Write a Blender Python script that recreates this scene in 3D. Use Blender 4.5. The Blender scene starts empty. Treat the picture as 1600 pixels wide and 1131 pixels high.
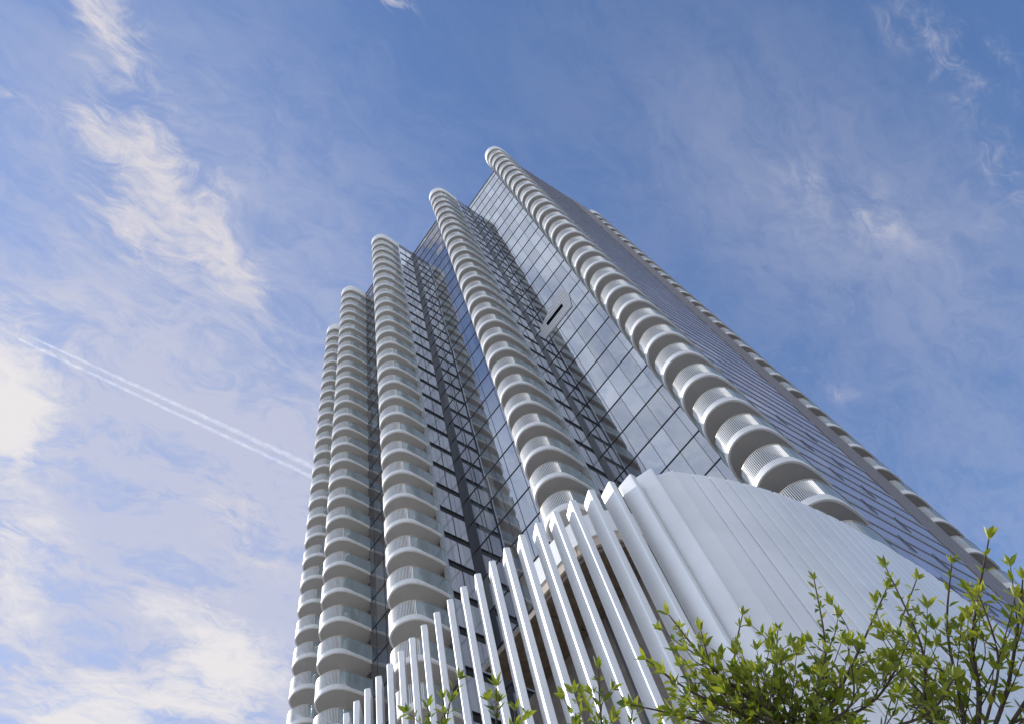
import bpy, math, random
from mathutils import Vector, Matrix
random.seed(7)
sc = bpy.context.scene
COL = sc.collection
U = 1.2            # metres per plan unit measured from the photograph
EYE = 1.6          # camera height above the pavement

# ------------------------------------------------------------------ camera
F_PX = 1140.0
ROW = ((0.78393748, -0.59330518, -0.18284141),
       (0.47778165, 0.76460043, -0.43256316),
       (0.39644258, 0.25174420, 0.88286926))
right = Vector(ROW[0]); up = -Vector(ROW[1]); back = -Vector(ROW[2])
cam_data = bpy.data.cameras.new('camera')
cam = bpy.data.objects.new('camera', cam_data)
COL.objects.link(cam)
m = Matrix((right, up, back)).transposed().to_4x4()
m.translation = Vector((0, 0, EYE))
cam.matrix_world = m
cam_data.sensor_width = 36.0
cam_data.lens = 36.0 * F_PX / 1600.0
cam_data.clip_start = 0.1
cam_data.clip_end = 20000.0
sc.camera = cam

def ray(px, py):
    c = Vector((px - 800.0, py - 565.5, F_PX)).normalized()
    return Vector(ROW[0]) * c.x + Vector(ROW[1]) * c.y + Vector(ROW[2]) * c.z

# ------------------------------------------------------------------ sun, sky, exposure
SUN_AZ = math.radians(112)     # from +X towards +Y
SUN_EL = math.radians(40)
sdir = Vector((math.cos(SUN_EL) * math.cos(SUN_AZ), math.cos(SUN_EL) * math.sin(SUN_AZ), math.sin(SUN_EL)))
sl = bpy.data.lights.new('sun', 'SUN')
sl.energy = 2.9
sl.angle = math.radians(0.5)
sl.color = (1.0, 0.94, 0.87)
so = bpy.data.objects.new('sun', sl)
so.rotation_euler = sdir.to_track_quat('Z', 'Y').to_euler()
so.location = (0, 0, 300)
COL.objects.link(so)

world = bpy.data.worlds.new('World')
sc.world = world
world.use_nodes = True
nt = world.node_tree
nt.nodes.clear()

class G:
    """small node helper"""
    def __init__(s, nt): s.nt = nt
    def n(s, t, **kw):
        x = s.nt.nodes.new(t)
        for k, v in kw.items(): setattr(x, k, v)
        return x
    def set(s, sock, v):
        if v is None: return
        if isinstance(v, bpy.types.NodeSocket): s.nt.links.new(v, sock)
        else: sock.default_value = v
    def math(s, op, a, b=None, c=None, clamp=False):
        x = s.n('ShaderNodeMath', operation=op); x.use_clamp = clamp
        for i, v in enumerate((a, b, c)): s.set(x.inputs[i], v)
        return x.outputs[0]
    def vmath(s, op, a, b=None, out=0):
        x = s.n('ShaderNodeVectorMath', operation=op)
        s.set(x.inputs[0], a)
        if b is not None:
            if op == 'SCALE': s.set(x.inputs['Scale'], b)
            else: s.set(x.inputs[1], b)
        return x.outputs[out]
    def noise(s, vec, scale, detail=4, rough=0.5, dist=0.0, out=0, lac=2.0):
        x = s.n('ShaderNodeTexNoise')
        s.set(x.inputs['Vector'], vec)
        x.inputs['Scale'].default_value = scale; x.inputs['Detail'].default_value = detail
        x.inputs['Roughness'].default_value = rough; x.inputs['Distortion'].default_value = dist
        x.inputs['Lacunarity'].default_value = lac
        return x.outputs[out]
    def ramp(s, v, a, b, c=0.0, d=1.0, smooth=True):
        x = s.n('ShaderNodeMapRange'); x.interpolation_type = 'SMOOTHSTEP' if smooth else 'LINEAR'
        s.set(x.inputs[0], v)
        for i, k in enumerate((a, b, c, d)): x.inputs[i + 1].default_value = k
        return x.outputs[0]
    def mix(s, f, a, b, blend='MIX'):
        x = s.n('ShaderNodeMix', data_type='RGBA', blend_type=blend)
        s.set(x.inputs[0], f); s.set(x.inputs[6], a); s.set(x.inputs[7], b)
        return x.outputs[2]

g = G(nt)
sky = g.n('ShaderNodeTexSky', sky_type='NISHITA')
sky.sun_disc = False
sky.sun_elevation = SUN_EL
sky.sun_rotation = math.atan2(sdir.x, sdir.y)
sky.air_density = 1.0; sky.dust_density = 0.15; sky.ozone_density = 2.0
sky.altitude = 50
tc = g.n('ShaderNodeTexCoord')
sep = g.n('ShaderNodeSeparateXYZ'); nt.links.new(tc.outputs['Generated'], sep.inputs[0])
zc = g.math('MAXIMUM', sep.outputs[2], 0.06)
pxy = g.n('ShaderNodeCombineXYZ')
nt.links.new(g.math('DIVIDE', sep.outputs[0], zc), pxy.inputs[0])
nt.links.new(g.math('DIVIDE', sep.outputs[1], zc), pxy.inputs[1])
P = pxy.outputs[0]                      # a flat cloud layer one unit overhead

def blob(px, py, dx, dy, w):
    """a soft patch of the cloud layer: centre, half-length vector, half-width (photo pixels only used to aim it)"""
    def pl(x, y):
        r = ray(x, y); return Vector((r.x / r.z, r.y / r.z))
    c = pl(px, py); a = pl(px + dx, py + dy) - c
    n = math.hypot(dx, dy); b = pl(px - dy / n * w, py + dx / n * w) - c
    mp = g.n('ShaderNodeMapping', vector_type='POINT')
    det = a.x * b.y - a.y * b.x
    # inverse of [a b] written as rotation-free 2x2 through dot products
    q = g.vmath('SUBTRACT', PW, (c.x, c.y, 0))
    u = g.vmath('DOT_PRODUCT', q, (b.y / det, -b.x / det, 0), out=1)
    v = g.vmath('DOT_PRODUCT', q, (-a.y / det, a.x / det, 0), out=1)
    nt.nodes.remove(mp)
    r2 = g.math('ADD', g.math('MULTIPLY', u, u), g.math('MULTIPLY', v, v))
    return g.math('POWER', 2.7183, g.math('MULTIPLY', r2, -1.0))

warp = g.vmath('SCALE', g.vmath('SUBTRACT', g.noise(P, 3.0, 4, 0.6, out=1), (0.5, 0.5, 0.5)), 0.16)
PW = g.vmath('ADD', P, warp)
WISPS = [  # bright torn cirrus
    (215, 240, 30, 150, 55, .85), (170, 190, 70, 20, 28, .6), (190, 330, 60, 50, 45, .6), (330, 380, 90, 110, 55, .62), (400, 440, 40, 50, 30, .4), (280, 300, 70, 100, 90, .25), (180, 15, 65, 30, 32, .8), (20, 135, 45, 20, 15, .5),
    (612, 8, 36, 22, 20, 1.15), (1330, 300, 150, 80, 80, .19), (1430, 370, 170, 100, 60, .08), (1480, 60, 200, 80, 50, .22), (1560, 240, 60, 160, 60, .28),
    (1260, 590, 80, 40, 25, .35), (360, 810, 55, 25, 45, .8), (300, 920, 90, 50, 45, .7), (420, 880, 60, 30, 40, .5), (640, 265, 8, 60, 8, .1)]
BANKS = [  # thick bright cloud
    (0, 580, 120, 0, 105, 1.0), (15, 660, 50, 50, 50, .6), (150, 1110, 110, -20, 65, 1.15), (350, 1080, 90, 30, 75, 1.0), (20, 900, 110, 0, 160, .6), (300, 985, 130, 60, 40, .65)]
VEIL = [(100, 920, 520, -40, 330, 1.15), (20, 580, 260, 0, 170, .42), (450, 1100, 220, 0, 300, .7), (1330, 330, 260, 140, 160, .3), (230, 250, 300, 200, 240, .45), (430, 640, 260, 120, 110, .18), (1600, 760, 260, 260, 260, .30)]
def total(L):
    t = None
    for (x, y, dx, dy, w, k) in L:
        b = g.math('MULTIPLY', blob(x, y, dx, dy, w), k)
        t = b if t is None else g.math('ADD', t, b)
    return t
# stretched coordinates give the wind-drawn strands
mpn = g.n('ShaderNodeMapping'); nt.links.new(PW, mpn.inputs[0])
mpn.inputs['Rotation'].default_value = (0, 0, math.radians(28)); mpn.inputs['Scale'].default_value = (1.0, 2.0, 1.0)
fb = g.noise(mpn.outputs[0], 5.5, 12, 0.62, 0.5)
fb2 = g.noise(mpn.outputs[0], 17.0, 12, 0.70, 0.9)
fine = g.math('ADD', g.math('MULTIPLY', fb, 0.62), g.math('MULTIPLY', fb2, 0.38))
# bright cloud added outside the view, for fill light and glass reflections
rear_fill = g.ramp(P, 0, 1)
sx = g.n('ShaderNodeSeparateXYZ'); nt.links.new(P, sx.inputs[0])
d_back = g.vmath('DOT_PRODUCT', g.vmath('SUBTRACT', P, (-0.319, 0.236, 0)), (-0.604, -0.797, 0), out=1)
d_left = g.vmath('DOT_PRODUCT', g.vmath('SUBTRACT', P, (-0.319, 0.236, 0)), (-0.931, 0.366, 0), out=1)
rear_fill = g.math('MAXIMUM', g.ramp(d_back, 0.0, 0.06), g.ramp(d_left, 0.06, 0.35))
fc = g.math('MULTIPLY', g.math('SUBTRACT', fine, 0.5), 6.4)
tw = total(WISPS)
wisp = g.ramp(g.math('ADD', g.math('MULTIPLY', fc, g.math('MINIMUM', g.math('MULTIPLY', tw, 2.2), 1.0)), tw), 0.12, 1.55)
tb_ = total(BANKS)
bank = g.ramp(g.math('ADD', g.math('MULTIPLY', g.math('MULTIPLY', fc, 0.6), g.math('MINIMUM', g.math('MULTIPLY', tb_, 2.2), 1.0)), tb_), 0.15, 1.25)
veil = g.math('MINIMUM', g.math('MULTIPLY', total(VEIL), g.ramp(fine, 0.34, 0.62, 0.45, 1.02)), 0.95)
hs = g.n('ShaderNodeHueSaturation'); hs.inputs['Saturation'].default_value = 1.08; nt.links.new(sky.outputs[0], hs.inputs['Color'])
base = g.mix(1.0, hs.outputs[0], (0.80, 0.87, 0.99, 1), 'MULTIPLY')
c1 = g.mix(g.math('MULTIPLY', veil, 0.88), base, (3.05, 3.1, 3.7, 1))
c2 = g.mix(g.math('MULTIPLY', wisp, g.ramp(fb2, 0.3, 0.7, 0.5, 0.95)), c1, (3.7, 3.55, 3.75, 1))
c3 = g.mix(g.math('MULTIPLY', bank, 0.92), c2, (4.3, 4.15, 4.15, 1))
rv = g.math('MULTIPLY', rear_fill, g.ramp(g.math('ADD', g.math('MULTIPLY', fb, 0.75), g.math('MULTIPLY', fb2, 0.25)), 0.36, 0.62, 0.52, 1.0))
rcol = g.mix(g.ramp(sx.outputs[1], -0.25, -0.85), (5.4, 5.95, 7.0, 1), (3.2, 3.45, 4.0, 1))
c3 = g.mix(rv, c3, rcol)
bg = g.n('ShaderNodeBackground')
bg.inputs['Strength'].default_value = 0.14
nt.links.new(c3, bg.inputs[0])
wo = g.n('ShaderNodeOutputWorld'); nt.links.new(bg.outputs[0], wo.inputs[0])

sc.view_settings.view_transform = 'Standard'
sc.view_settings.look = 'None'
sc.view_settings.gamma = 1.0
sc.view_settings.exposure = 0.50
sc.cycles.max_bounces = 8
sc.cycles.glossy_bounces = 6
sc.cycles.transparent_max_bounces = 16
sc.cycles.use_denoising = True

# ------------------------------------------------------------------ materials
def mat(name):
    mt = bpy.data.materials.new(name); mt.use_nodes = True
    n = mt.node_tree; n.nodes.clear()
    gg = G(n); out = gg.n('ShaderNodeOutputMaterial')
    return mt, gg, out

def principled(name, col, rough=0.5, metal=0.0, vary=0.08, scale=1.5, bump=0.0, bscale=20.0, streak=0.0, spec=0.5):
    mt, gg, out = mat(name)
    b = gg.n('ShaderNodeBsdfPrincipled')
    tcn = gg.n('ShaderNodeTexCoord')
    v = gg.noise(tcn.outputs['Object'], scale, 5, 0.6)
    if streak:
        mp = gg.n('ShaderNodeMapping'); gg.nt.links.new(tcn.outputs['Object'], mp.inputs[0])
        mp.inputs['Scale'].default_value = (3.0, 3.0, 0.12)
        v = gg.math('ADD', gg.math('MULTIPLY', v, 1 - streak), gg.math('MULTIPLY', gg.noise(mp.outputs[0], 2.0, 5, 0.65), streak))
    f = gg.ramp(v, 0.3, 0.7, 1 - vary * 1.6, 1 + vary, False)
    c = gg.mix(1.0, (*col, 1), f, 'MULTIPLY')
    gg.nt.links.new(c, b.inputs['Base Color'])
    b.inputs['Roughness'].default_value = rough; b.inputs['Metallic'].default_value = metal
    b.inputs['Specular IOR Level'].default_value = spec
    if bump:
        bp = gg.n('ShaderNodeBump'); bp.inputs['Strength'].default_value = bump; bp.inputs['Distance'].default_value = 0.02
        gg.nt.links.new(gg.noise(tcn.outputs['Object'], bscale, 6, 0.6), bp.inputs['Height'])
        gg.nt.links.new(bp.outputs[0], b.inputs['Normal'])
    gg.nt.links.new(b.outputs[0], out.inputs[0])
    return mt

def pane_glass(name, col, pw, ph, org, axis, dark=(0.02, 0.022, 0.03), wob=0.004, refl=0.5, tint_var=0.12):
    """reflective curtain-wall glass; each pane is very slightly out of plane and toned a little differently"""
    mt, gg, out = mat(name)
    geo = gg.n('ShaderNodeNewGeometry')
    s = gg.n('ShaderNodeSeparateXYZ'); gg.nt.links.new(geo.outputs['Position'], s.inputs[0])
    h = s.outputs[axis]
    ix = gg.math('FLOOR', gg.math('DIVIDE', gg.math('SUBTRACT', h, org[0]), pw))
    iz = gg.math('FLOOR', gg.math('DIVIDE', gg.math('SUBTRACT', s.outputs[2], org[1]), ph))
    cv = gg.n('ShaderNodeCombineXYZ'); gg.nt.links.new(ix, cv.inputs[0]); gg.nt.links.new(iz, cv.inputs[1])
    wn = gg.n('ShaderNodeTexWhiteNoise', noise_dimensions='3D'); gg.nt.links.new(cv.outputs[0], wn.inputs[0])
    tilt = gg.vmath('SCALE', gg.vmath('SUBTRACT', wn.outputs[1], (0.5, 0.5, 0.5)), wob)
    bow = gg.vmath('SCALE', gg.vmath('SUBTRACT', gg.noise(geo.outputs['Position'], 0.55, 2, 0.5, out=1), (0.5, 0.5, 0.5)), wob * 1.5)
    nrm = gg.vmath('NORMALIZE', gg.vmath('ADD', gg.vmath('ADD', geo.outputs['Normal'], tilt), bow))
    val = gg.ramp(wn.outputs[0], 0, 1, 1 - tint_var, 1.0, False)
    c = gg.mix(1.0, (*col, 1), val, 'MULTIPLY')
    gl = gg.n('ShaderNodeBsdfGlossy'); gl.inputs['Roughness'].default_value = 0.015
    gg.nt.links.new(c, gl.inputs['Color']); gg.nt.links.new(nrm, gl.inputs['Normal'])
    df = gg.n('ShaderNodeBsdfDiffuse')
    sp = gg.n('ShaderNodeSeparateXYZ'); gg.nt.links.new(wn.outputs[1], sp.inputs[0])
    gg.nt.links.new(gg.mix(gg.ramp(sp.outputs[2], 0.72, 0.95, 0.0, 1.0), (*dark, 1), (min(1, dark[0] + .16), min(1, dark[1] + .16), min(1, dark[2] + .15), 1)), df.inputs['Color'])
    fr = gg.n('ShaderNodeFresnel'); fr.inputs['IOR'].default_value = 1.5
    fac = gg.ramp(fr.outputs[0], 0.04, 1.0, refl, 1.0, False)
    mx = gg.n('ShaderNodeMixShader'); gg.nt.links.new(fac, mx.inputs[0])
    gg.nt.links.new(df.outputs[0], mx.inputs[1]); gg.nt.links.new(gl.outputs[0], mx.inputs[2])
    gg.nt.links.new(mx.outputs[0], out.inputs[0])
    return mt

def clear_glass(name, tint, refl=0.08, milky=0.15):
    mt, gg, out = mat(name)
    tr = gg.n('ShaderNodeBsdfTransparent'); tr.inputs[0].default_value = (*tint, 1)
    gl = gg.n('ShaderNodeBsdfGlossy'); gl.inputs['Roughness'].default_value = 0.03
    gl.inputs['Color'].default_value = (0.9, 0.96, 1, 1)
    df = gg.n('ShaderNodeBsdfDiffuse'); df.inputs[0].default_value = (tint[0] * .75, tint[1] * .8, tint[2] * .8, 1)
    fr = gg.n('ShaderNodeFresnel'); fr.inputs['IOR'].default_value = 1.5
    m0 = gg.n('ShaderNodeMixShader'); m0.inputs[0].default_value = milky
    gg.nt.links.new(tr.outputs[0], m0.inputs[1]); gg.nt.links.new(df.outputs[0], m0.inputs[2])
    m1 = gg.n('ShaderNodeMixShader')
    gg.nt.links.new(gg.ramp(fr.outputs[0], 0.03, 1, refl, 0.45, False), m1.inputs[0])
    gg.nt.links.new(m0.outputs[0], m1.inputs[1]); gg.nt.links.new(gl.outputs[0], m1.inputs[2])
    gg.nt.links.new(m1.outputs[0], out.inputs[0])
    return mt

FL = 2.685 * U
Z0 = 36.6 * U + EYE            # soffit of floor 0 of the stacks
def zk(k): return Z0 + k * FL
TOP = 100 * U + EYE

M = {}
M['white'] = principled('white_coated_concrete', (0.83, 0.835, 0.84), 0.5, 0, 0.10, 0.7, streak=0.6)
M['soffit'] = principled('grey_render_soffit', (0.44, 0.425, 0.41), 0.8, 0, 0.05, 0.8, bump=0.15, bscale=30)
M['baluster'] = principled('white_powder_coat', (0.69, 0.71, 0.73), 0.4, 0, 0.05)
M['rail'] = principled('bronze_handrail', (0.50, 0.42, 0.33), 0.35, 0.6, 0.05)
M['glass'] = clear_glass('balcony_glass', (0.66, 0.70, 0.72), 0.09, 0.50)
M['frame'] = principled('dark_window_frame', (0.055, 0.057, 0.066), 0.35, 0.3, 0.05)
M['band'] = principled('dark_spandrel', (0.03, 0.029, 0.033), 0.35, 0.2, 0.1)
M['inner'] = principled('grey_wall_render', (0.09, 0.088, 0.092), 0.4, 0, 0.1)
M['edge_metal'] = principled('pale_aluminium', (0.62, 0.66, 0.70), 0.3, 0.7, 0.05)
M['wallA4'] = pane_glass('curtain_glass', (0.84, 0.86, 0.90), 1.12 * U, FL, (7.17 * U, Z0), 1, refl=0.44, tint_var=0.2, wob=0.011)
M['window'] = pane_glass('window_glass', (0.82, 0.85, 0.90), 0.9 * U, FL, (0, Z0), 0, dark=(0.52, 0.54, 0.60), refl=0.35)
M['wallB'] = pane_glass('flank_glass', (0.70, 0.72, 0.84), 1.4 * U, FL, (26 * U, Z0), 0, dark=(0.42, 0.43, 0.50), refl=0.22, wob=0.008)
M['brownclad'] = principled('brown_grey_cladding', (0.20, 0.165, 0.15), 0.5, 0, 0.12)
M['roof'] = principled('grey_roof', (0.3, 0.3, 0.3), 0.9)
M['fin'] = principled('white_satin_metal', (0.80, 0.81, 0.82), 0.45, 0.38, 0.05, 0.4)
M['bronze'] = principled('bronze_soffit_panel', (0.15, 0.112, 0.082), 0.5, 0.1, 0.25, 3.0, bump=0.2, bscale=12)
M['brownwall'] = principled('brown_render_wall', (0.17, 0.145, 0.125), 0.75, 0, 0.14, 2.0, bump=0.3, bscale=18)
M['beige'] = principled('beige_stone', (0.52, 0.44, 0.36), 0.7, 0, 0.08)
M['paver'] = principled('pale_paving', (0.28, 0.27, 0.255), 0.8, 0, 0.1, 0.3)
M['panel'] = None

# ------------------------------------------------------------------ mesh helpers
class MB:
    def __init__(s): s.v = []; s.f = []; s.m = []; s.sm = []
    def add(s, v, f, mi=0, smooth=False):
        o = len(s.v); s.v += [tuple(x) for x in v]
        for q in f: s.f.append([i + o for i in q]); s.m.append(mi); s.sm.append(smooth)
    def box(s, a, b, mi=0):
        (x0, y0, z0), (x1, y1, z1) = a, b
        v = [(x0, y0, z0), (x1, y0, z0), (x1, y1, z0), (x0, y1, z0), (x0, y0, z1), (x1, y0, z1), (x1, y1, z1), (x0, y1, z1)]
        s.add(v, [(0, 3, 2, 1), (4, 5, 6, 7), (0, 1, 5, 4), (1, 2, 6, 5), (2, 3, 7, 6), (3, 0, 4, 7)], mi)
    def prism(s, poly, z0, z1, mi=0, mi_bot=None, mi_top=None, smooth=False):
        a = sum(poly[i][0] * poly[(i + 1) % len(poly)][1] - poly[(i + 1) % len(poly)][0] * poly[i][1] for i in range(len(poly)))
        if a < 0: poly = poly[::-1]
        n = len(poly)
        v = [(p[0], p[1], z0) for p in poly] + [(p[0], p[1], z1) for p in poly]
        s.add(v, [(i, (i + 1) % n, n + (i + 1) % n, n + i) for i in range(n)], mi, smooth)
        s.add(v[:n], [tuple(range(n))[::-1]], mi if mi_bot is None else mi_bot)
        s.add(v[n:], [tuple(range(n))], mi if mi_top is None else mi_top)
    def strip(s, line, nrm, z0, z1, o0, o1, mi=0, smooth=True):
        """wall that follows a polyline between the offsets o0 (inner) and o1 (outer); z1 may be a list"""
        n = len(line)
        Z1 = z1 if isinstance(z1, (list, tuple)) else [z1] * n
        v = []
        for i, (p, q) in enumerate(zip(line, nrm)):
            a = (p[0] + q[0] * o1, p[1] + q[1] * o1); b = (p[0] + q[0] * o0, p[1] + q[1] * o0)
            v += [(*a, z0), (*a, Z1[i]), (*b, Z1[i]), (*b, z0)]
        for j in range(4):
            f = [(4 * i + j, 4 * i + 4 + j, 4 * i + 4 + (j + 1) % 4, 4 * i + (j + 1) % 4) for i in range(n - 1)]
            vv = v; s.add(vv, f, mi, smooth and j in (0, 2))
        s.add(v, [(0, 1, 2, 3), tuple(4 * (n - 1) + j for j in (3, 2, 1, 0))], mi)
    def mesh(s, name, mats):
        me = bpy.data.meshes.new(name)
        # strip() repeats vertices per side so that hard edges stay hard
        me.from_pydata(s.v, [], s.f)
        for x in mats: me.materials.append(x)
        me.polygons.foreach_set('material_index', s.m)
        me.polygons.foreach_set('use_smooth', s.sm)
        me.update()
        return me
    def build(s, name, mats, parent=None, loc=(0, 0, 0)):
        if not isinstance(mats, (list, tuple)): mats = [mats]
        return link(name, s.mesh(name, mats), parent, loc)

def link(name, me, parent=None, loc=(0, 0, 0)):
    o = bpy.data.objects.new(name, me); COL.objects.link(o)
    o.location = loc
    if parent: o.parent = parent
    return o
def empty(name, label, cat, loc=(0, 0, 0), group=None):
    o = bpy.data.objects.new(name, None); COL.objects.link(o); o.location = loc
    o['label'] = label; o['category'] = cat
    if group: o['group'] = group
    return o
def catmull(pts, n=6):
    out = []
    P_ = [pts[0]] + list(pts) + [pts[-1]]
    for i in range(1, len(P_) - 2):
        for j in range(n):
            t = j / n; r = []
            for k in range(len(pts[0])):
                a, b, c, d = (P_[i - 1][k], P_[i][k], P_[i + 1][k], P_[i + 2][k])
                r.append(.5 * (2 * b + (c - a) * t + (2 * a - 5 * b + 4 * c - d) * t * t + (3 * b - a - 3 * c + d) * t ** 3))
            out.append(tuple(r))
    out.append(tuple(pts[-1]))
    return out
def normals(line):
    """left-hand... outward normals of an open polyline (outside is to the right of travel)"""
    r = []
    for i in range(len(line)):
        a = line[max(i - 1, 0)]; b = line[min(i + 1, len(line) - 1)]
        d = (b[0] - a[0], b[1] - a[1]); l = math.hypot(*d) or 1
        r.append((-d[1] / l, d[0] / l))
    return r
def resample(line, step):
    d = [0]
    for a, b in zip(line, line[1:]): d.append(d[-1] + math.dist(a, b))
    n = max(2, int(round(d[-1] / step))); out = []
    j = 0
    for i in range(n + 1):
        t = d[-1] * i / n
        while j < len(d) - 2 and d[j + 1] < t: j += 1
        u = (t - d[j]) / ((d[j + 1] - d[j]) or 1)
        out.append(tuple(line[j][k] + (line[j + 1][k] - line[j][k]) * u for k in range(len(line[0]))))
    return out

# ------------------------------------------------------------------ ground
gb = MB(); gb.add([(-1500, -1500, 0), (1500, -1500, 0), (1500, 1500, 0), (-1500, 1500, 0)], [(0, 1, 2, 3)])
gr = gb.build('ground', M['paver']); gr['kind'] = 'structure'

# ------------------------------------------------------------------ the tower
tower = empty('apartment_tower', 'tall white and glass apartment tower with stacked curved balconies', 'tower', (32 * U, 22 * U, 0))
TL = Vector(tower.location)
def part(mb, name, mats, parent=tower):
    o = mb.build(name, mats, parent)
    if parent is tower: o.location = -TL
    return o

OFF = [(0, 0), (-3.05, 8.92), (-6.0, 18.72), (-5.45, 27.40), (-4.15, 33.5)]       # five stacks along the front (plan units)
BASE = 16.5 * U + EYE

def glass_bay(x, y0, y1, zb, material, pitch, org):
    """flat curtain wall facing -X with its mullions as a sub-part"""
    b = MB(); b.box((x * U, y0 * U, zb), ((x + .3) * U, y1 * U, TOP)); w = part(b, 'glass_wall', material)
    mu = MB(); xo = x * U
    k = -12
    while zk(k) < TOP - .5:
        if zk(k) > zb: mu.box((xo - .05, y0 * U, zk(k) - .03), (xo + .02, y1 * U, zk(k) + .03))
        k += 1
    y = org
    while y < y1 - .15:
        if y > y0 + .15: mu.box((xo - .03, y * U - .012, zb), (xo + .02, y * U + .012, TOP - .02))
        y += pitch
    mu.box((xo - .06, y0 * U, TOP - .25), (xo + .02, y1 * U, TOP + .06))
    mo = mu.build('mullion_grid', M['frame'], w)
    return w

glass_bay(25.2, 6.0, 12.74, BASE, M['wallA4'], 1.12, 4.93)
glass_bay(22.6, 15.2, 22.46, BASE, M['wallA4'], 1.12, 15.75)
glass_bay(20.3, 25.0, 31.30, BASE, M['wallA4'], 1.12, 25.0)
glass_bay(20.6, 33.6, 38.30, BASE, M['wallA4'], 1.12, 33.9)

# flank strips facing -Y beside the stacks: windows, spandrels and corner post
def flank_strip(x0, x1, y, k0, xpost):
    b = MB(); b.box((x0 * U, y * U, BASE), (x1 * U + .3, (y + .25) * U, TOP)); part(b, 'side_wall', M['band'])
    b = MB(); b.box((xpost * U, y * U - .06, BASE), (x1 * U, y * U - .002, TOP)); part(b, 'corner_post', M['frame'])
    b = MB(); b.box((x0 * U - .05, y * U - .16, BASE), (x0 * U + .10, y * U + .3, TOP)); part(b, 'edge_trim', M['edge_metal'])
    wx0, wx1 = x0 * U + .16, xpost * U - .02
    for k in range(k0, 23):
        z0, z1 = zk(k) + .66, zk(k) + FL - .02
        f = MB(); f.box((wx0, y * U - .04, z0), (wx1, y * U - .002, z1))
        w = part(f, 'window', M['window'])
        f = MB(); mx = (wx0 + wx1) / 2
        f.box((mx - .03, y * U - .075, z0), (mx + .03, y * U - .041, z1))
        f.box((wx0, y * U - .075, z0 - .05), (wx1, y * U - .041, z0 + .03))
        f.build('frame', M['frame'], w)
flank_strip(22.9, 25.2, 12.75, -4, 24.75)
flank_strip(19.95, 22.6, 22.50, -6, 22.12)

# body of the building behind the faceted front, and the roof
body = MB()
poly = [(26.2, 4.45), (26.4, 5.2), (25.0, 5.5), (25.3, 6.3), (25.45, 12.9), (23.3, 13.0), (23.2, 14.1), (22.0, 14.5), (22.7, 15.4), (22.85, 22.7),
        (20.3, 22.75), (20.2, 23.9), (19.0, 24.3), (20.4, 25.2), (20.5, 31.4), (20.9, 31.6), (20.9, 32.6), (19.6, 33.1), (20.8, 33.8), (20.85, 37.4), (22.2, 38.0), (22.2, 38.8),
        (20.9, 39.3), (22, 40.4), (46, 40.4), (46, 3.2), (41.4, 3.25), (40.4, 3.5), (39.6, 3.9)]
body.prism([(x * U, y * U) for x, y in poly], BASE, TOP - .1, 0, 0, 1)
part(body, 'inner_wall', [M['inner'], M['roof']])

# long flank facing -Y: glass with slit windows, plus a brown end strip
YB0, YB1 = 4.12, 3.22
def yb(x): return YB0 + (YB1 - YB0) * (x - 26) / (39.6 - 26)
fb_ = MB(); fb_.prism([(26.0 * U, yb(26) * U), (36.4 * U, yb(36.4) * U), (36.4 * U, (yb(36.4) + .25) * U), (26.0 * U, (yb(26) + .25) * U)], 8 * U, TOP)
flank = part(fb_, 'flank_wall', M['wallB'])
fm = MB()
for k in range(-11, 24):
    for (dz, hh) in ((0.0, .42), (1.55, .10)):
        z = zk(k) + dz
        if z > TOP - 1: continue
        fm.prism([(26.0 * U, yb(26) * U - .05), (36.4 * U, yb(36.4) * U - .05), (36.4 * U, yb(36.4) * U + .01), (26.0 * U, yb(26) * U + .01)], z, z + hh)
fm.build('spandrel', principled('mauve_spandrel', (0.30, 0.32, 0.38), 0.4, 0.1, 0.1), flank)
sw = MB()
for k in range(-11, -1):
    for (x, s) in ((29.75, .7), (32.25, .7)):
        z0 = zk(k) + .5; n = 6
        for i in range(1):
            a, b = x * U, (x + .34 * s) * U
            ya, yb_ = yb(x) * U - .075, yb(x + .34 * s) * U - .075
            v = [(a, ya, z0 + 1.3), (a + .08, ya, z0 + 1.4), (b, yb_, z0 + .15), (b - .06, yb_, z0), (a, ya + .06, z0 + 1.3), (a + .08, ya + .06, z0 + 1.4), (b, yb_ + .06, z0 + .15), (b - .06, yb_ + .06, z0)]
            sw.add(v, [(3, 2, 1, 0), (4, 5, 6, 7), (0, 1, 5, 4), (1, 2, 6, 5), (2, 3, 7, 6), (3, 0, 4, 7)])
o = sw.build('louvre', principled('slate_louvre', (0.13, 0.14, 0.18), 0.5), flank); o['kind'] = 'stuff'
bc = MB(); bc.prism([(36.4 * U, yb(36.4) * U - .06), (39.8 * U, yb(39.8) * U - .06), (39.8 * U, yb(39.8) * U + .4), (36.4 * U, yb(36.4) * U + .4)], 8 * U, TOP)
part(bc, 'cladding_strip', M['brownclad'])

# balcony ----------------------------------------------------------------
OUT = [(25.25, 6.62), (24.5, 6.52), (23.6, 6.2), (23.0, 5.72), (22.78, 5.1), (22.88, 4.5), (23.3, 3.98), (23.95, 3.74), (24.7, 3.70), (25.4, 3.74), (25.98, 3.82), (26.08, 3.98)]
line = resample(catmull([(x * U, y * U) for x, y in OUT], 10), 0.10)
REF = (22.78 * U, 5.1 * U)
line = [(x - REF[0], y - REF[1]) for x, y in line]
def outward(ln):
    r = normals(ln); cx, cy = 2.2, .0
    i = len(ln) // 2
    if (ln[i][0] - cx) * r[i][0] + (ln[i][1] - cy) * r[i][1] < 0: r = [(-a, -b) for a, b in r]
    return r
nrm = outward(line)
NL = len(line)
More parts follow.
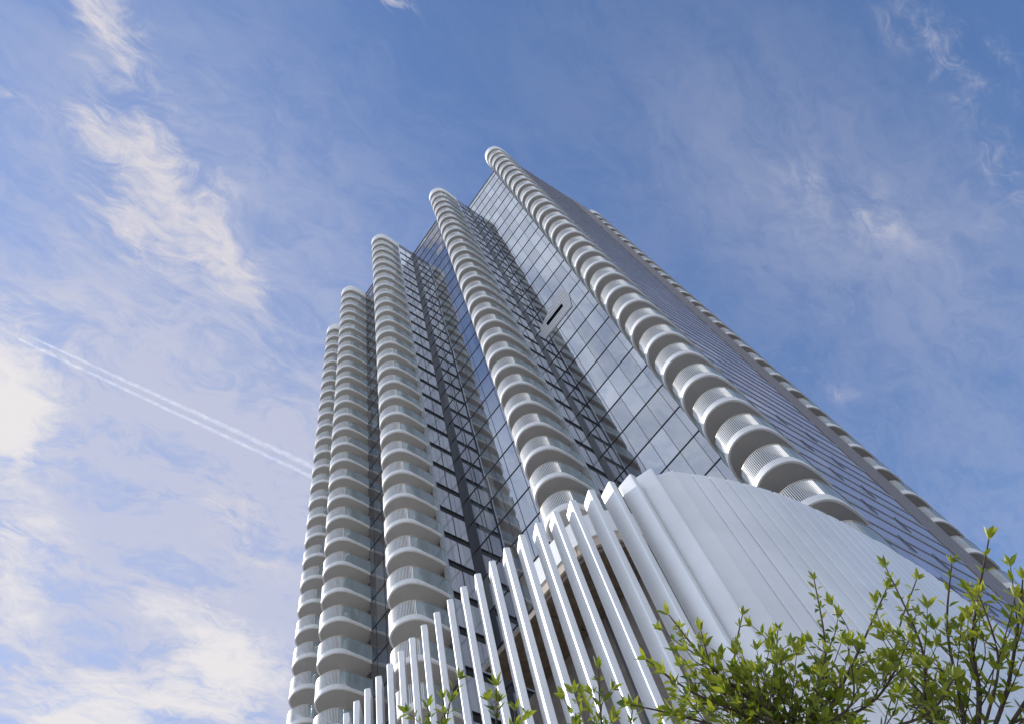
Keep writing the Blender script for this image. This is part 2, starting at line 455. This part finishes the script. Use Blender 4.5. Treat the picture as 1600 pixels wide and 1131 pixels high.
# where along the outline the solid nose begins and ends
def tpos(x, y):
    q = (x * U - REF[0], y * U - REF[1])
    return min(range(NL), key=lambda i: math.dist(line[i], q))
n0, n1 = tpos(23.2, 5.92), tpos(23.5, 3.88)
H_SLAB, H_FAS, H_RAIL = 0.19, 0.37, 1.56
def smooth01(t): t = max(0, min(1, t)); return t * t * (3 - 2 * t)
FAS = []
for i in range(NL):
    w = smooth01((i - n0 + 6) / 6.0) * smooth01((n1 + 12 - i) / 11.0)
    FAS.append(H_SLAB - .04 + (H_FAS - H_SLAB + .04) * w)
inner = [(26.08, 5.9), (25.25, 6.2)]
closing = [(x * U - REF[0], y * U - REF[1]) for x, y in inner]
def slab_mb(cap=False):
    b = MB()
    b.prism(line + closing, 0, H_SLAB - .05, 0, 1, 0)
    top = [TOP - zk(23)] * NL if cap else FAS
    b.strip(line, nrm, -0.035, top, -0.10, 0.03, 0)
    if cap: b.prism([(p[0] - q[0] * .05, p[1] - q[1] * .05) for p, q in zip(line, nrm)] + closing, H_SLAB + .6, top[0] - .05, 0)
    return b
def baluster_mb(mi=0):
    b = MB()
    seg = resample(line[n0:n1 + 1], 0.098); nn = outward(seg)
    for p, q in zip(seg, nn):
        t = (-q[1], q[0]); w, d = .022, .030
        c = [(p[0] + t[0] * sx_ * w + q[0] * sy_ * d, p[1] + t[1] * sx_ * w + q[1] * sy_ * d) for sx_, sy_ in ((-1, -1), (1, -1), (1, 1), (-1, 1))]
        b.prism(c, H_FAS - .05, H_RAIL, mi)
    return b
def glass_mb(mi=0, which=(0, 1)):
    b = MB()
    for (a, e) in [((0, n0 + 1), (n1, NL))[w_] for w_ in which]:
        l = line[a:e]; b.strip(l, nrm[a:e], H_SLAB, H_RAIL - .01, -0.012, 0.008, mi)
    return b
def rail_mb(mi=0):
    b = MB(); b.strip(line, nrm, H_RAIL, H_RAIL + .05, -0.035, 0.035, mi)
    return b
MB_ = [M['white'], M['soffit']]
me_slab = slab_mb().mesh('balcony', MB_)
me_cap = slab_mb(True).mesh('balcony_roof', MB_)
me_bal = baluster_mb().mesh('baluster_screen', [M['baluster']])
me_gl = [glass_mb(0, (w_,)).mesh('glass_panel', [M['glass']]) for w_ in (0, 1)]
me_rl = rail_mb().mesh('handrail', [M['rail']])
sites = []
kmin = [-7, -3, -6, -6, -6, -10]
OFFS = OFF + [(16.75, -0.95)]
for s, (dx, dy) in enumerate(OFFS):
    for k in range(kmin[s], 23):
        loc = Vector((REF[0] + dx * U, REF[1] + dy * U, zk(k)))
        sites.append(((loc - Vector((0, 0, EYE))).length * (1.35 if s == 4 else 1.0) * (1.5 if s == 5 else 1.0), s, k, loc))
    cap = link('balcony_roof', me_cap, tower, Vector((REF[0] + dx * U, REF[1] + dy * U, zk(23))) - TL)
sites.sort(key=lambda t: t[0])
for (_, s, k, loc) in sites[:100]:
    b = link('balcony', me_slab, tower, loc - TL)
    link('baluster_screen', me_bal, b); link('glass_panel', me_gl[0], b); link('glass_panel', me_gl[1], b); link('handrail', me_rl, b)
rest = MB()
src = [(slab_mb(), 0), (baluster_mb(), 2), (glass_mb(), 3), (rail_mb(), 4)]
for (_, s, k, loc) in sites[100:]:
    for mb, off in src:
        o_ = len(rest.v)
        rest.v += [(x + loc.x, y + loc.y, z + loc.z) for x, y, z in mb.v]
        rest.f += [[i + o_ for i in q] for q in mb.f]; rest.m += [q + off for q in mb.m]; rest.sm += mb.sm
r = part(rest, 'balcony', MB_ + [M['baluster'], M['glass'], M['rail']]); r['kind'] = 'stuff'

# textured panel with a slot, fixed to the glass between two stacks
mt, gg, out = mat('ribbed_pale_panel')
tcn = gg.n('ShaderNodeTexCoord'); wv = gg.n('ShaderNodeTexWave'); gg.nt.links.new(tcn.outputs['Object'], wv.inputs['Vector'])
wv.wave_type = 'BANDS'; wv.bands_direction = 'Z'
wv.inputs['Scale'].default_value = 0.62; wv.inputs['Distortion'].default_value = 6.0; wv.inputs['Detail'].default_value = 2.0; wv.inputs['Detail Scale'].default_value = 0.7
b = gg.n('ShaderNodeBsdfPrincipled'); gg.nt.links.new(gg.mix(wv.outputs[1], (0.40, 0.395, 0.40, 1), (0.68, 0.675, 0.69, 1)), b.inputs['Base Color'])
b.inputs['Roughness'].default_value = 0.5; gg.nt.links.new(b.outputs[0], out.inputs[0]); M['panel'] = mt
def zz(u): return u * U + EYE
pb = MB()
px_ = 25.2 * U - .064
outer = [(12.1, 55.5), (12.1, 53.5), (8.6, 53.4), (8.2, 55.3), (8.5, 57.3), (9.3, 57.3)]
def face(mb, pts, x, mi=0):
    mb.add([(x, y * U, zz(z)) for y, z in pts], [tuple(range(len(pts)))], mi)
v = [(px_, y * U, zz(z)) for y, z in outer] + [(px_ + .06, y * U, zz(z)) for y, z in outer]
n = len(outer)
pb.add(v, [tuple(range(n)), tuple(range(n, 2 * n))[::-1]] + [(i, n + i, n + (i + 1) % n, (i + 1) % n) for i in range(n)])
pan = part(pb, 'ribbed_panel', M['panel'])
sb = MB(); sb.box((px_ - .03, 9.2 * U, zz(54.7)), (px_ - .004, 11.3 * U, zz(55.25))); sb.build('slot', principled('black_opening', (0.008, 0.008, 0.01), 0.9, 0, 0.0, spec=0.0), pan)

# ------------------------------------------------------------------ podium under the tower
pod = empty('podium', 'white edged podium slab with bronze soffit behind the slatted screen', 'podium', (24 * U, 15 * U, 0))
PL = Vector(pod.location)
def ppart(mb, name, mats):
    o = mb.build(name, mats, pod); o.location = -PL; return o
SX = 19.05
edge = catmull([(SX, 15.9), (SX, 15.0), (SX, 13.2), (19.35, 12.1), (20.2, 11.2), (21.4, 10.75), (23.0, 10.6)], 5)
def foot(off, far): return [((x + off[0]) * U, (y + off[1]) * U) for x, y in edge] + [((far) * U, 10.6 * U), (far * U, 15.9 * U)]
b = MB(); b.prism(foot((0, 0), 25.1), zz(24.75), zz(26.2)); ppart(b, 'slab', M['white'])
b = MB(); b.prism([(x + .08, y) for x, y in foot((0, 0.06), 25.1)], zz(24.2), zz(24.75) - .01)
for y in (12.9, 14.4): b.box((SX * U + .02, y * U, zz(24.15)), (SX * U + .079, y * U + .06, zz(24.75) - .012))
ppart(b, 'stone_edge', M['beige'])
b = MB(); b.prism([(x + .25, y) for x, y in foot((0, .15), 25.0)], zz(23.9), zz(24.19)); b.box((SX * U + .25, 15.9 * U + .2, zz(23.9)), (22.5 * U, 20.2 * U, zz(24.19)))
for x in (19.9, 20.8, 21.7): b.box((x * U, 12.4 * U, zz(23.84)), (x * U + .05, 20 * U, zz(23.899)))
ppart(b, 'soffit', M['bronze'])
b = MB(); b.box((22.35 * U, 9.0 * U, 0), (22.55 * U, 21.4 * U, zz(23.89))); ppart(b, 'wall', M['brownwall'])

# ------------------------------------------------------------------ the slatted screen round the podium corner
ZT = 17.6
raw = [(0.622, 1.22), (0.623, 1.076), (0.623, 1.009), (0.625, 0.943), (0.627, 0.876), (0.628, 0.812), (0.634, 0.746), (0.642, 0.681), (0.652, 0.616), (0.663, 0.549), (0.682, 0.488), (0.706, 0.426),
       (0.726, 0.394), (0.749, 0.366), (0.774, 0.340), (0.806, 0.317), (0.841, 0.300), (0.878, 0.285), (0.917, 0.270), (0.955, 0.2585), (0.994, 0.2485), (1.058, 0.2345), (1.12, 0.2265), (1.22, 0.2165), (1.35, 0.2115), (1.48, 0.2075),
       (1.64, 0.2085), (1.9, 0.213), (2.5, 0.222)]
path = resample(catmull([(x * ZT * U, y * ZT * U) for x, y in raw], 8), 0.0357 * ZT * U)
screen = empty('slatted_screen', 'tall white slatted metal screen curving round the podium corner', 'screen', (path[len(path) // 2][0], path[len(path) // 2][1], 0))
SL = Vector(screen.location)
PITCH = math.dist(path[0], path[1])
# heading of each blade: open on the left, closing into a smooth skin on the right
def azof(p): return math.degrees(math.atan2(p[1], p[0]))
KEYS = [(62, 49), (50, 50), (43.3, 54), (39, 60), (35, 62), (31, 62), (28.5, 70), (26, 84), (23.7, 102), (21.5, 130)]
NF = len(path)
for i, p in enumerate(path):
    a, c = path[max(i - 1, 0)], path[min(i + 1, NF - 1)]
    tan = math.degrees(math.atan2(a[1] - c[1], a[0] - c[0]))
    z = azof(p)
    if z < 20.6: ang = tan
    else:
        ang = KEYS[0][1]
        for (z0, a0), (z1, a1) in zip(KEYS, KEYS[1:]):
            if z1 <= z <= z0: ang = a0 + (a1 - a0) * (z0 - z) / (z0 - z1)
        if z < KEYS[-1][0]: ang = KEYS[-1][1]
    closed = z < 20.6
    hw = PITCH * (.479 if closed else .49); ht = .12 if not closed else .10
    n = 36; sec = []
    ca, sa = math.cos(math.radians(ang)), math.sin(math.radians(ang))
    for j in range(n):
        t = 2 * math.pi * j / n
        e = 0.32 if closed else 0.22
        u_ = math.copysign(abs(math.cos(t)) ** e, math.cos(t)) * hw
        w_ = math.copysign(abs(math.sin(t)) ** e, math.sin(t)) * ht
        sec.append((p[0] + u_ * ca - w_ * sa - SL.x, p[1] + u_ * sa + w_ * ca - SL.y))
    b = MB()
    zt = zz(ZT) - 1.0 * U * smooth01((p[0] / (ZT * U) - 1.46) / .30) - (0 if closed else hw * abs(math.cos(math.radians(ang - z))) / .85)
    b.prism(sec, 0.12, zt - .04, 0, smooth=True)
    # rolled top edge
    mid = (p[0] - SL.x, p[1] - SL.y)
    sec2 = [(mid[0] + (q[0] - mid[0]) * .93, mid[1] + (q[1] - mid[1]) * .93) for q in sec]
    area = sum(sec[k][0] * sec[(k + 1) % n][1] - sec[(k + 1) % n][0] * sec[k][1] for k in range(n))
    if area < 0: sec = sec[::-1]; sec2 = sec2[::-1]
    v = [(*q, zt - .04) for q in sec] + [(*q, zt) for q in sec2]
    b.add(v, [(k, (k + 1) % n, n + (k + 1) % n, n + k) for k in range(n)], 0, True)
    b.add(v[n:], [tuple(range(n))], 0)
    b.build('slat', M['fin'], screen)
b = MB()
ln = [(x - SL.x, y - SL.y) for x, y in path]; nn = normals(ln)
b.strip(ln, nn, 0.0, 0.10, -.35, .35, 0); b.build('base_rail', M['edge_metal'], screen)

# ------------------------------------------------------------------ young trees in the planting bed beside the camera
def leaf_material(name, lo, hi):
    mt, gg, out = mat(name)
    oi = gg.n('ShaderNodeAttribute'); oi.attribute_name = 'tone'
    c = gg.mix(oi.outputs['Fac'], (*lo, 1), (*hi, 1))
    d = gg.n('ShaderNodeBsdfPrincipled'); gg.nt.links.new(c, d.inputs['Base Color']); d.inputs['Roughness'].default_value = 0.42
    t = gg.n('ShaderNodeBsdfTranslucent')
    gg.nt.links.new(gg.mix(1.0, c, (1.5, 1.45, 0.7, 1), 'MULTIPLY'), t.inputs[0])
    mx = gg.n('ShaderNodeMixShader'); mx.inputs[0].default_value = 0.42
    gg.nt.links.new(d.outputs[0], mx.inputs[1]); gg.nt.links.new(t.outputs[0], mx.inputs[2])
    gg.nt.links.new(mx.outputs[0], out.inputs[0])
    return mt
M['leaf'] = leaf_material('green_leaf', (0.065, 0.125, 0.014), (0.29, 0.32, 0.035))
M['bark'] = principled('dark_bark', (0.075, 0.055, 0.042), 0.85, 0, 0.25, 12.0, bump=0.4, bscale=40)

def tube(mb, pts, r0, r1, sides=6):
    n = len(pts); rings = []
    for i, p in enumerate(pts):
        p = Vector(p); a = Vector(pts[max(i - 1, 0)]); c = Vector(pts[min(i + 1, n - 1)])
        d = (c - a).normalized(); x = d.orthogonal().normalized(); y = d.cross(x)
        r = r0 + (r1 - r0) * i / (n - 1)
        rings.append([p + x * (r * math.cos(2 * math.pi * j / sides)) + y * (r * math.sin(2 * math.pi * j / sides)) for j in range(sides)])
    v = [q for rg in rings for q in rg]
    f = [(i * sides + j, i * sides + (j + 1) % sides, (i + 1) * sides + (j + 1) % sides, (i + 1) * sides + j) for i in range(n - 1) for j in range(sides)]
    mb.add(v, f, 0, True)

def leaf(mb, tones, base, d, nrm_, L, W, tone):
    d = d.normalized(); side = d.cross(nrm_).normalized(); n_ = side.cross(d).normalized()
    if n_.dot(nrm_) < 0: n_ = -n_
    cup = 0.22 * W; arch = random.uniform(-.10, .22) * L
    def pt(t, s, h): return base + d * (L * t) + side * (W * s) + n_ * (h + arch * t * t)
    v = [pt(0, 0, 0), pt(.10, 0, 0), pt(.34, .42, cup), pt(.34, 0, 0), pt(.34, -.42, cup), pt(.62, .36, cup), pt(.62, 0, 0), pt(.62, -.36, cup), pt(1.0, 0, 0), pt(.10, .07, 0), pt(.10, -.07, 0)]
    f = [(9, 2, 3, 1), (1, 3, 4, 10), (2, 5, 6, 3), (3, 6, 7, 4), (5, 8, 6), (6, 8, 7), (0, 9, 1), (0, 1, 10)]
    mb.add(v, f, 0, True); tones += [tone] * len(f)

def foliage_on(mb, tones, pts, density, Lr, start=0.15, bright=0.0):
    """pairs of pointed leaves at nodes along a twig, ending in a tuft"""
    total_ = sum((Vector(b_) - Vector(a_)).length for a_, b_ in zip(pts, pts[1:]))
    nodes = max(2, int(total_ / density)); rs = resample([tuple(p) for p in pts], total_ / nodes)
    phase = random.uniform(0, 6.28)
    for i, p in enumerate(rs):
        t = i / (len(rs) - 1)
        if t < start: continue
        p = Vector(p); a = Vector(rs[max(i - 1, 0)]); c = Vector(rs[min(i + 1, len(rs) - 1)])
        ax = (c - a).normalized(); x = ax.orthogonal().normalized(); y = ax.cross(x)
        phase += 1.571 + random.uniform(-.35, .35)
        k = 2 if i < len(rs) - 1 else 5
        if i < len(rs) - 1 and random.random() < .55: k = 4
        for j in range(k):
            th = phase + 2 * math.pi * j / k + random.uniform(-.3, .3)
            o = x * math.cos(th) + y * math.sin(th)
            lift = random.uniform(.35, .85) if k < 5 else random.uniform(.8, 1.6)
            d = (o + ax * lift + Vector((0, 0, random.uniform(-.1, .35)))).normalized()
            L = random.uniform(*Lr) * (1 - .25 * t * (k < 5)) * (0.75 if k == 4 and j > 1 else 1)
            tone = min(1, max(0, random.gauss(.33 + .26 * t + bright, .24)))
            leaf(mb, tones, p + o * .003, d, ax + Vector((0, 0, .2)) + o * .1, L, L * random.uniform(.36, .50), tone)

def at(px, py, dist):
    """a point on the sight line at a horizontal distance, used to lay out the branches"""
    r_ = ray(px, py); h = math.hypot(r_.x, r_.y)
    return Vector((r_.x * dist / h, r_.y * dist / h, EYE + r_.z * dist / h))

def make_tree(name, label, root, crotch, limbs, leafL=(.052, .092), dens=.085, bright=0.0, twigs=1.0):
    """limbs: list of (list of points, base radius, number of side twigs)"""
    e = empty(name, label, 'tree', root, 'young trees in the foreground'); o = Vector(root)
    tb = MB()
    tp = catmull([tuple(Vector((0, 0, -.02))), tuple((crotch - o) * .35 + Vector((.05, -.04, 0))), tuple((crotch - o) * .7 + Vector((-.03, .05, 0))), tuple(crotch - o)], 5)
    tube(tb, tp, .055, .032, 10)
    tr = tb.build('trunk', M['bark'], e)
    fb3 = MB(); tones = []
    for pts, r0, nt_ in limbs:
        pts = [crotch - o] + [p - o for p in pts]
        cl = [Vector(p) for p in catmull([tuple(p) for p in pts], 7)]
        lb = MB(); tube(lb, cl, r0, .0035, 6)
        foliage_on(fb3, tones, cl[len(cl) // 4:], dens, leafL, .05, bright)
        ln_ = sum((b_ - a_).length for a_, b_ in zip(cl, cl[1:]))
        for q in range(int(nt_ * twigs)):
            t = random.uniform(.15, .80); i = min(len(cl) - 2, int(t * (len(cl) - 1)))
            ax = (cl[i + 1] - cl[i]).normalized(); x = ax.orthogonal().normalized(); y = ax.cross(x); th = random.uniform(0, 6.28)
            d = (ax * random.uniform(.6, 1.1) + (x * math.cos(th) + y * math.sin(th)) * random.uniform(.45, .9) + Vector((0, 0, .30))).normalized()
            L = random.uniform(.18, .55) * (1.15 - .85 * t)
            mid = cl[i] + d * L * .5 + Vector((random.uniform(-.03, .03), random.uniform(-.03, .03), .01))
            tw = [Vector(p) for p in catmull([tuple(cl[i]), tuple(mid), tuple(cl[i] + d * L + Vector((0, 0, .06 * L)))], 4)]
            tube(lb, tw, max(.0035, r0 * .28), .002, 5)
            foliage_on(fb3, tones, tw, dens * .9, leafL, .12, bright)
        lb.build('branch', M['bark'], e)
    fo = fb3.build('foliage', M['leaf'], e)
    at_ = fo.data.attributes.new('tone', 'FLOAT', 'FACE'); at_.data.foreach_set('value', tones)
    return e

def limb(spec, d0, d1):
    n = len(spec); return [at(x, y, d0 + (d1 - d0) * i / max(1, n - 1)) for i, (x, y) in enumerate(spec)]
D = 4.1
make_tree('young_tree', 'tall young green tree at the right edge with a long pale leader shoot', (3.95, .35, 0), at(1520, 1215, D),
    [(limb([(1530, 1090), (1520, 990), (1545, 842)], D, 4.0), .016, 9),
     (limb([(1500, 1090), (1480, 980), (1487, 880)], D, 4.2), .012, 6),
     (limb([(1570, 1090), (1590, 980), (1598, 905)], D, 3.9), .012, 6),
     (limb([(1450, 1120), (1440, 1010), (1384, 886)], D, 4.3), .013, 8),
     (limb([(1470, 1120), (1400, 1020), (1432, 905)], D, 4.5), .012, 7),
     (limb([(1580, 1130), (1640, 1030), (1660, 960)], D, 3.7), .012, 5),
     (limb([(1540, 1130), (1560, 1030), (1530, 930)], D, 3.8), .010, 5)], bright=.16, twigs=1.25)
D2 = 3.9
make_tree('young_tree', 'bushy young green tree in the middle with many spreading olive shoots', (3.45, 1.35, 0), at(1235, 1230, D2),
    [(limb([(1200, 1120), (1110, 1040), (1045, 960)], D2, 3.7), .016, 11),
     (limb([(1180, 1130), (1080, 1080), (1010, 1030)], D2, 3.6), .013, 10),
     (limb([(1220, 1120), (1150, 1050), (1160, 960)], D2, 4.0), .013, 10),
     (limb([(1240, 1120), (1215, 1050), (1215, 985)], D2, 4.1), .012, 8),
     (limb([(1270, 1120), (1290, 1020), (1272, 905)], D2, 4.2), .015, 10),
     (limb([(1290, 1120), (1340, 1020), (1385, 920)], D2, 4.3), .014, 9),
     (limb([(1270, 1150), (1370, 1090), (1420, 1000)], D2, 4.0), .012, 8),
     (limb([(1190, 1160), (1070, 1120), (985, 1100)], D2, 3.5), .011, 8),
     (limb([(1230, 1150), (1130, 1080), (1095, 985)], D2, 3.8), .012, 8),
     (limb([(1300, 1160), (1440, 1120), (1490, 1060)], D2, 3.8), .011, 7),
     (limb([(1255, 1150), (1330, 1100), (1325, 1010)], D2, 3.6), .011, 8),
     (limb([(1200, 1180), (1130, 1130), (1060, 1090)], D2, 4.1), .011, 9),
     (limb([(1230, 1180), (1200, 1120), (1180, 1050)], D2, 3.6), .011, 9),
     (limb([(1250, 1180), (1270, 1120), (1240, 1050)], D2, 4.2), .010, 9)], bright=0.04, twigs=1.25)
D3 = 3.7
make_tree('young_tree', 'slender young tree tip rising in front of the lower centre slats', (2.75, 2.05, 0), at(945, 1230, D3),
    [(limb([(945, 1170), (938, 1110), (935, 1045)], D3, 3.6), .010, 5),
     (limb([(930, 1190), (905, 1130)], D3, 3.6), .007, 2),
     (limb([(975, 1200), (988, 1110)], D3, 3.7), .007, 1)], dens=.07)
make_tree('young_tree', 'low young tree tip showing at the lower left of the slats', (2.35, 2.75, 0), at(745, 1230, D3),
    [(limb([(770, 1180), (775, 1140), (778, 1098)], D3, 3.6), .008, 3),
     (limb([(715, 1190), (698, 1140), (692, 1092)], D3, 3.6), .008, 3),
     (limb([(690, 1200), (668, 1105)], D3, 3.7), .006, 1),
     (limb([(800, 1200), (805, 1110)], D3, 3.7), .006, 1)], dens=.07)

# ------------------------------------------------------------------ vapour trails high above
mt, gg, out = mat('vapour')
tr = gg.n('ShaderNodeBsdfTransparent'); df = gg.n('ShaderNodeBsdfDiffuse'); df.inputs[0].default_value = (0.9, 0.9, 0.92, 1)
tl = gg.n('ShaderNodeBsdfTranslucent'); tl.inputs[0].default_value = (0.95, 0.95, 0.97, 1)
ad = gg.n('ShaderNodeMixShader'); ad.inputs[0].default_value = .5
gg.nt.links.new(df.outputs[0], ad.inputs[1]); gg.nt.links.new(tl.outputs[0], ad.inputs[2])
lw = gg.n('ShaderNodeLayerWeight'); lw.inputs[0].default_value = .35
tcn = gg.n('ShaderNodeTexCoord')
nz = gg.noise(tcn.outputs['Object'], 0.035, 5, .65)
edge_ = gg.math('POWER', gg.math('SUBTRACT', 1.0, lw.outputs['Facing']), 1.6)
al = gg.math('MULTIPLY', gg.math('MULTIPLY', edge_, gg.ramp(nz, .3, .65, .05, 1.0)), .21)
mx = gg.n('ShaderNodeMixShader'); gg.nt.links.new(al, mx.inputs[0])
gg.nt.links.new(tr.outputs[0], mx.inputs[1]); gg.nt.links.new(ad.outputs[0], mx.inputs[2]); gg.nt.links.new(mx.outputs[0], out.inputs[0])
M['vapour'] = mt
ALT = 2500.0
for (x0, y0, x1, y1, r0, r1, lab) in ((30, 530, 505, 752, 6, 9, 'lower and sharper of the two white vapour trails'), (45, 525, 520, 742, 5, 14, 'upper and more ragged of the two white vapour trails')):
    a_, b_ = ray(x0, y0), ray(x1, y1); a_ = a_ * (ALT / a_.z); b_ = b_ * (ALT / b_.z)
    n = 60; mid = (a_ + b_) / 2; pts = []
    for i in range(n + 1):
        t = i / n; p = a_.lerp(b_, t) - mid
        j = (1.2 if r1 < 10 else 3.0) * t
        pts.append(p + Vector((random.uniform(-j, j), random.uniform(-j, j), random.uniform(-j, j))))
    vb = MB(); tube(vb, pts, r0, r1, 14)
    o = vb.build('vapour_trail', M['vapour'], None, mid); o['label'] = lab + ' crossing the blue sky'; o['category'] = 'vapour trail'; o['group'] = 'vapour trails'
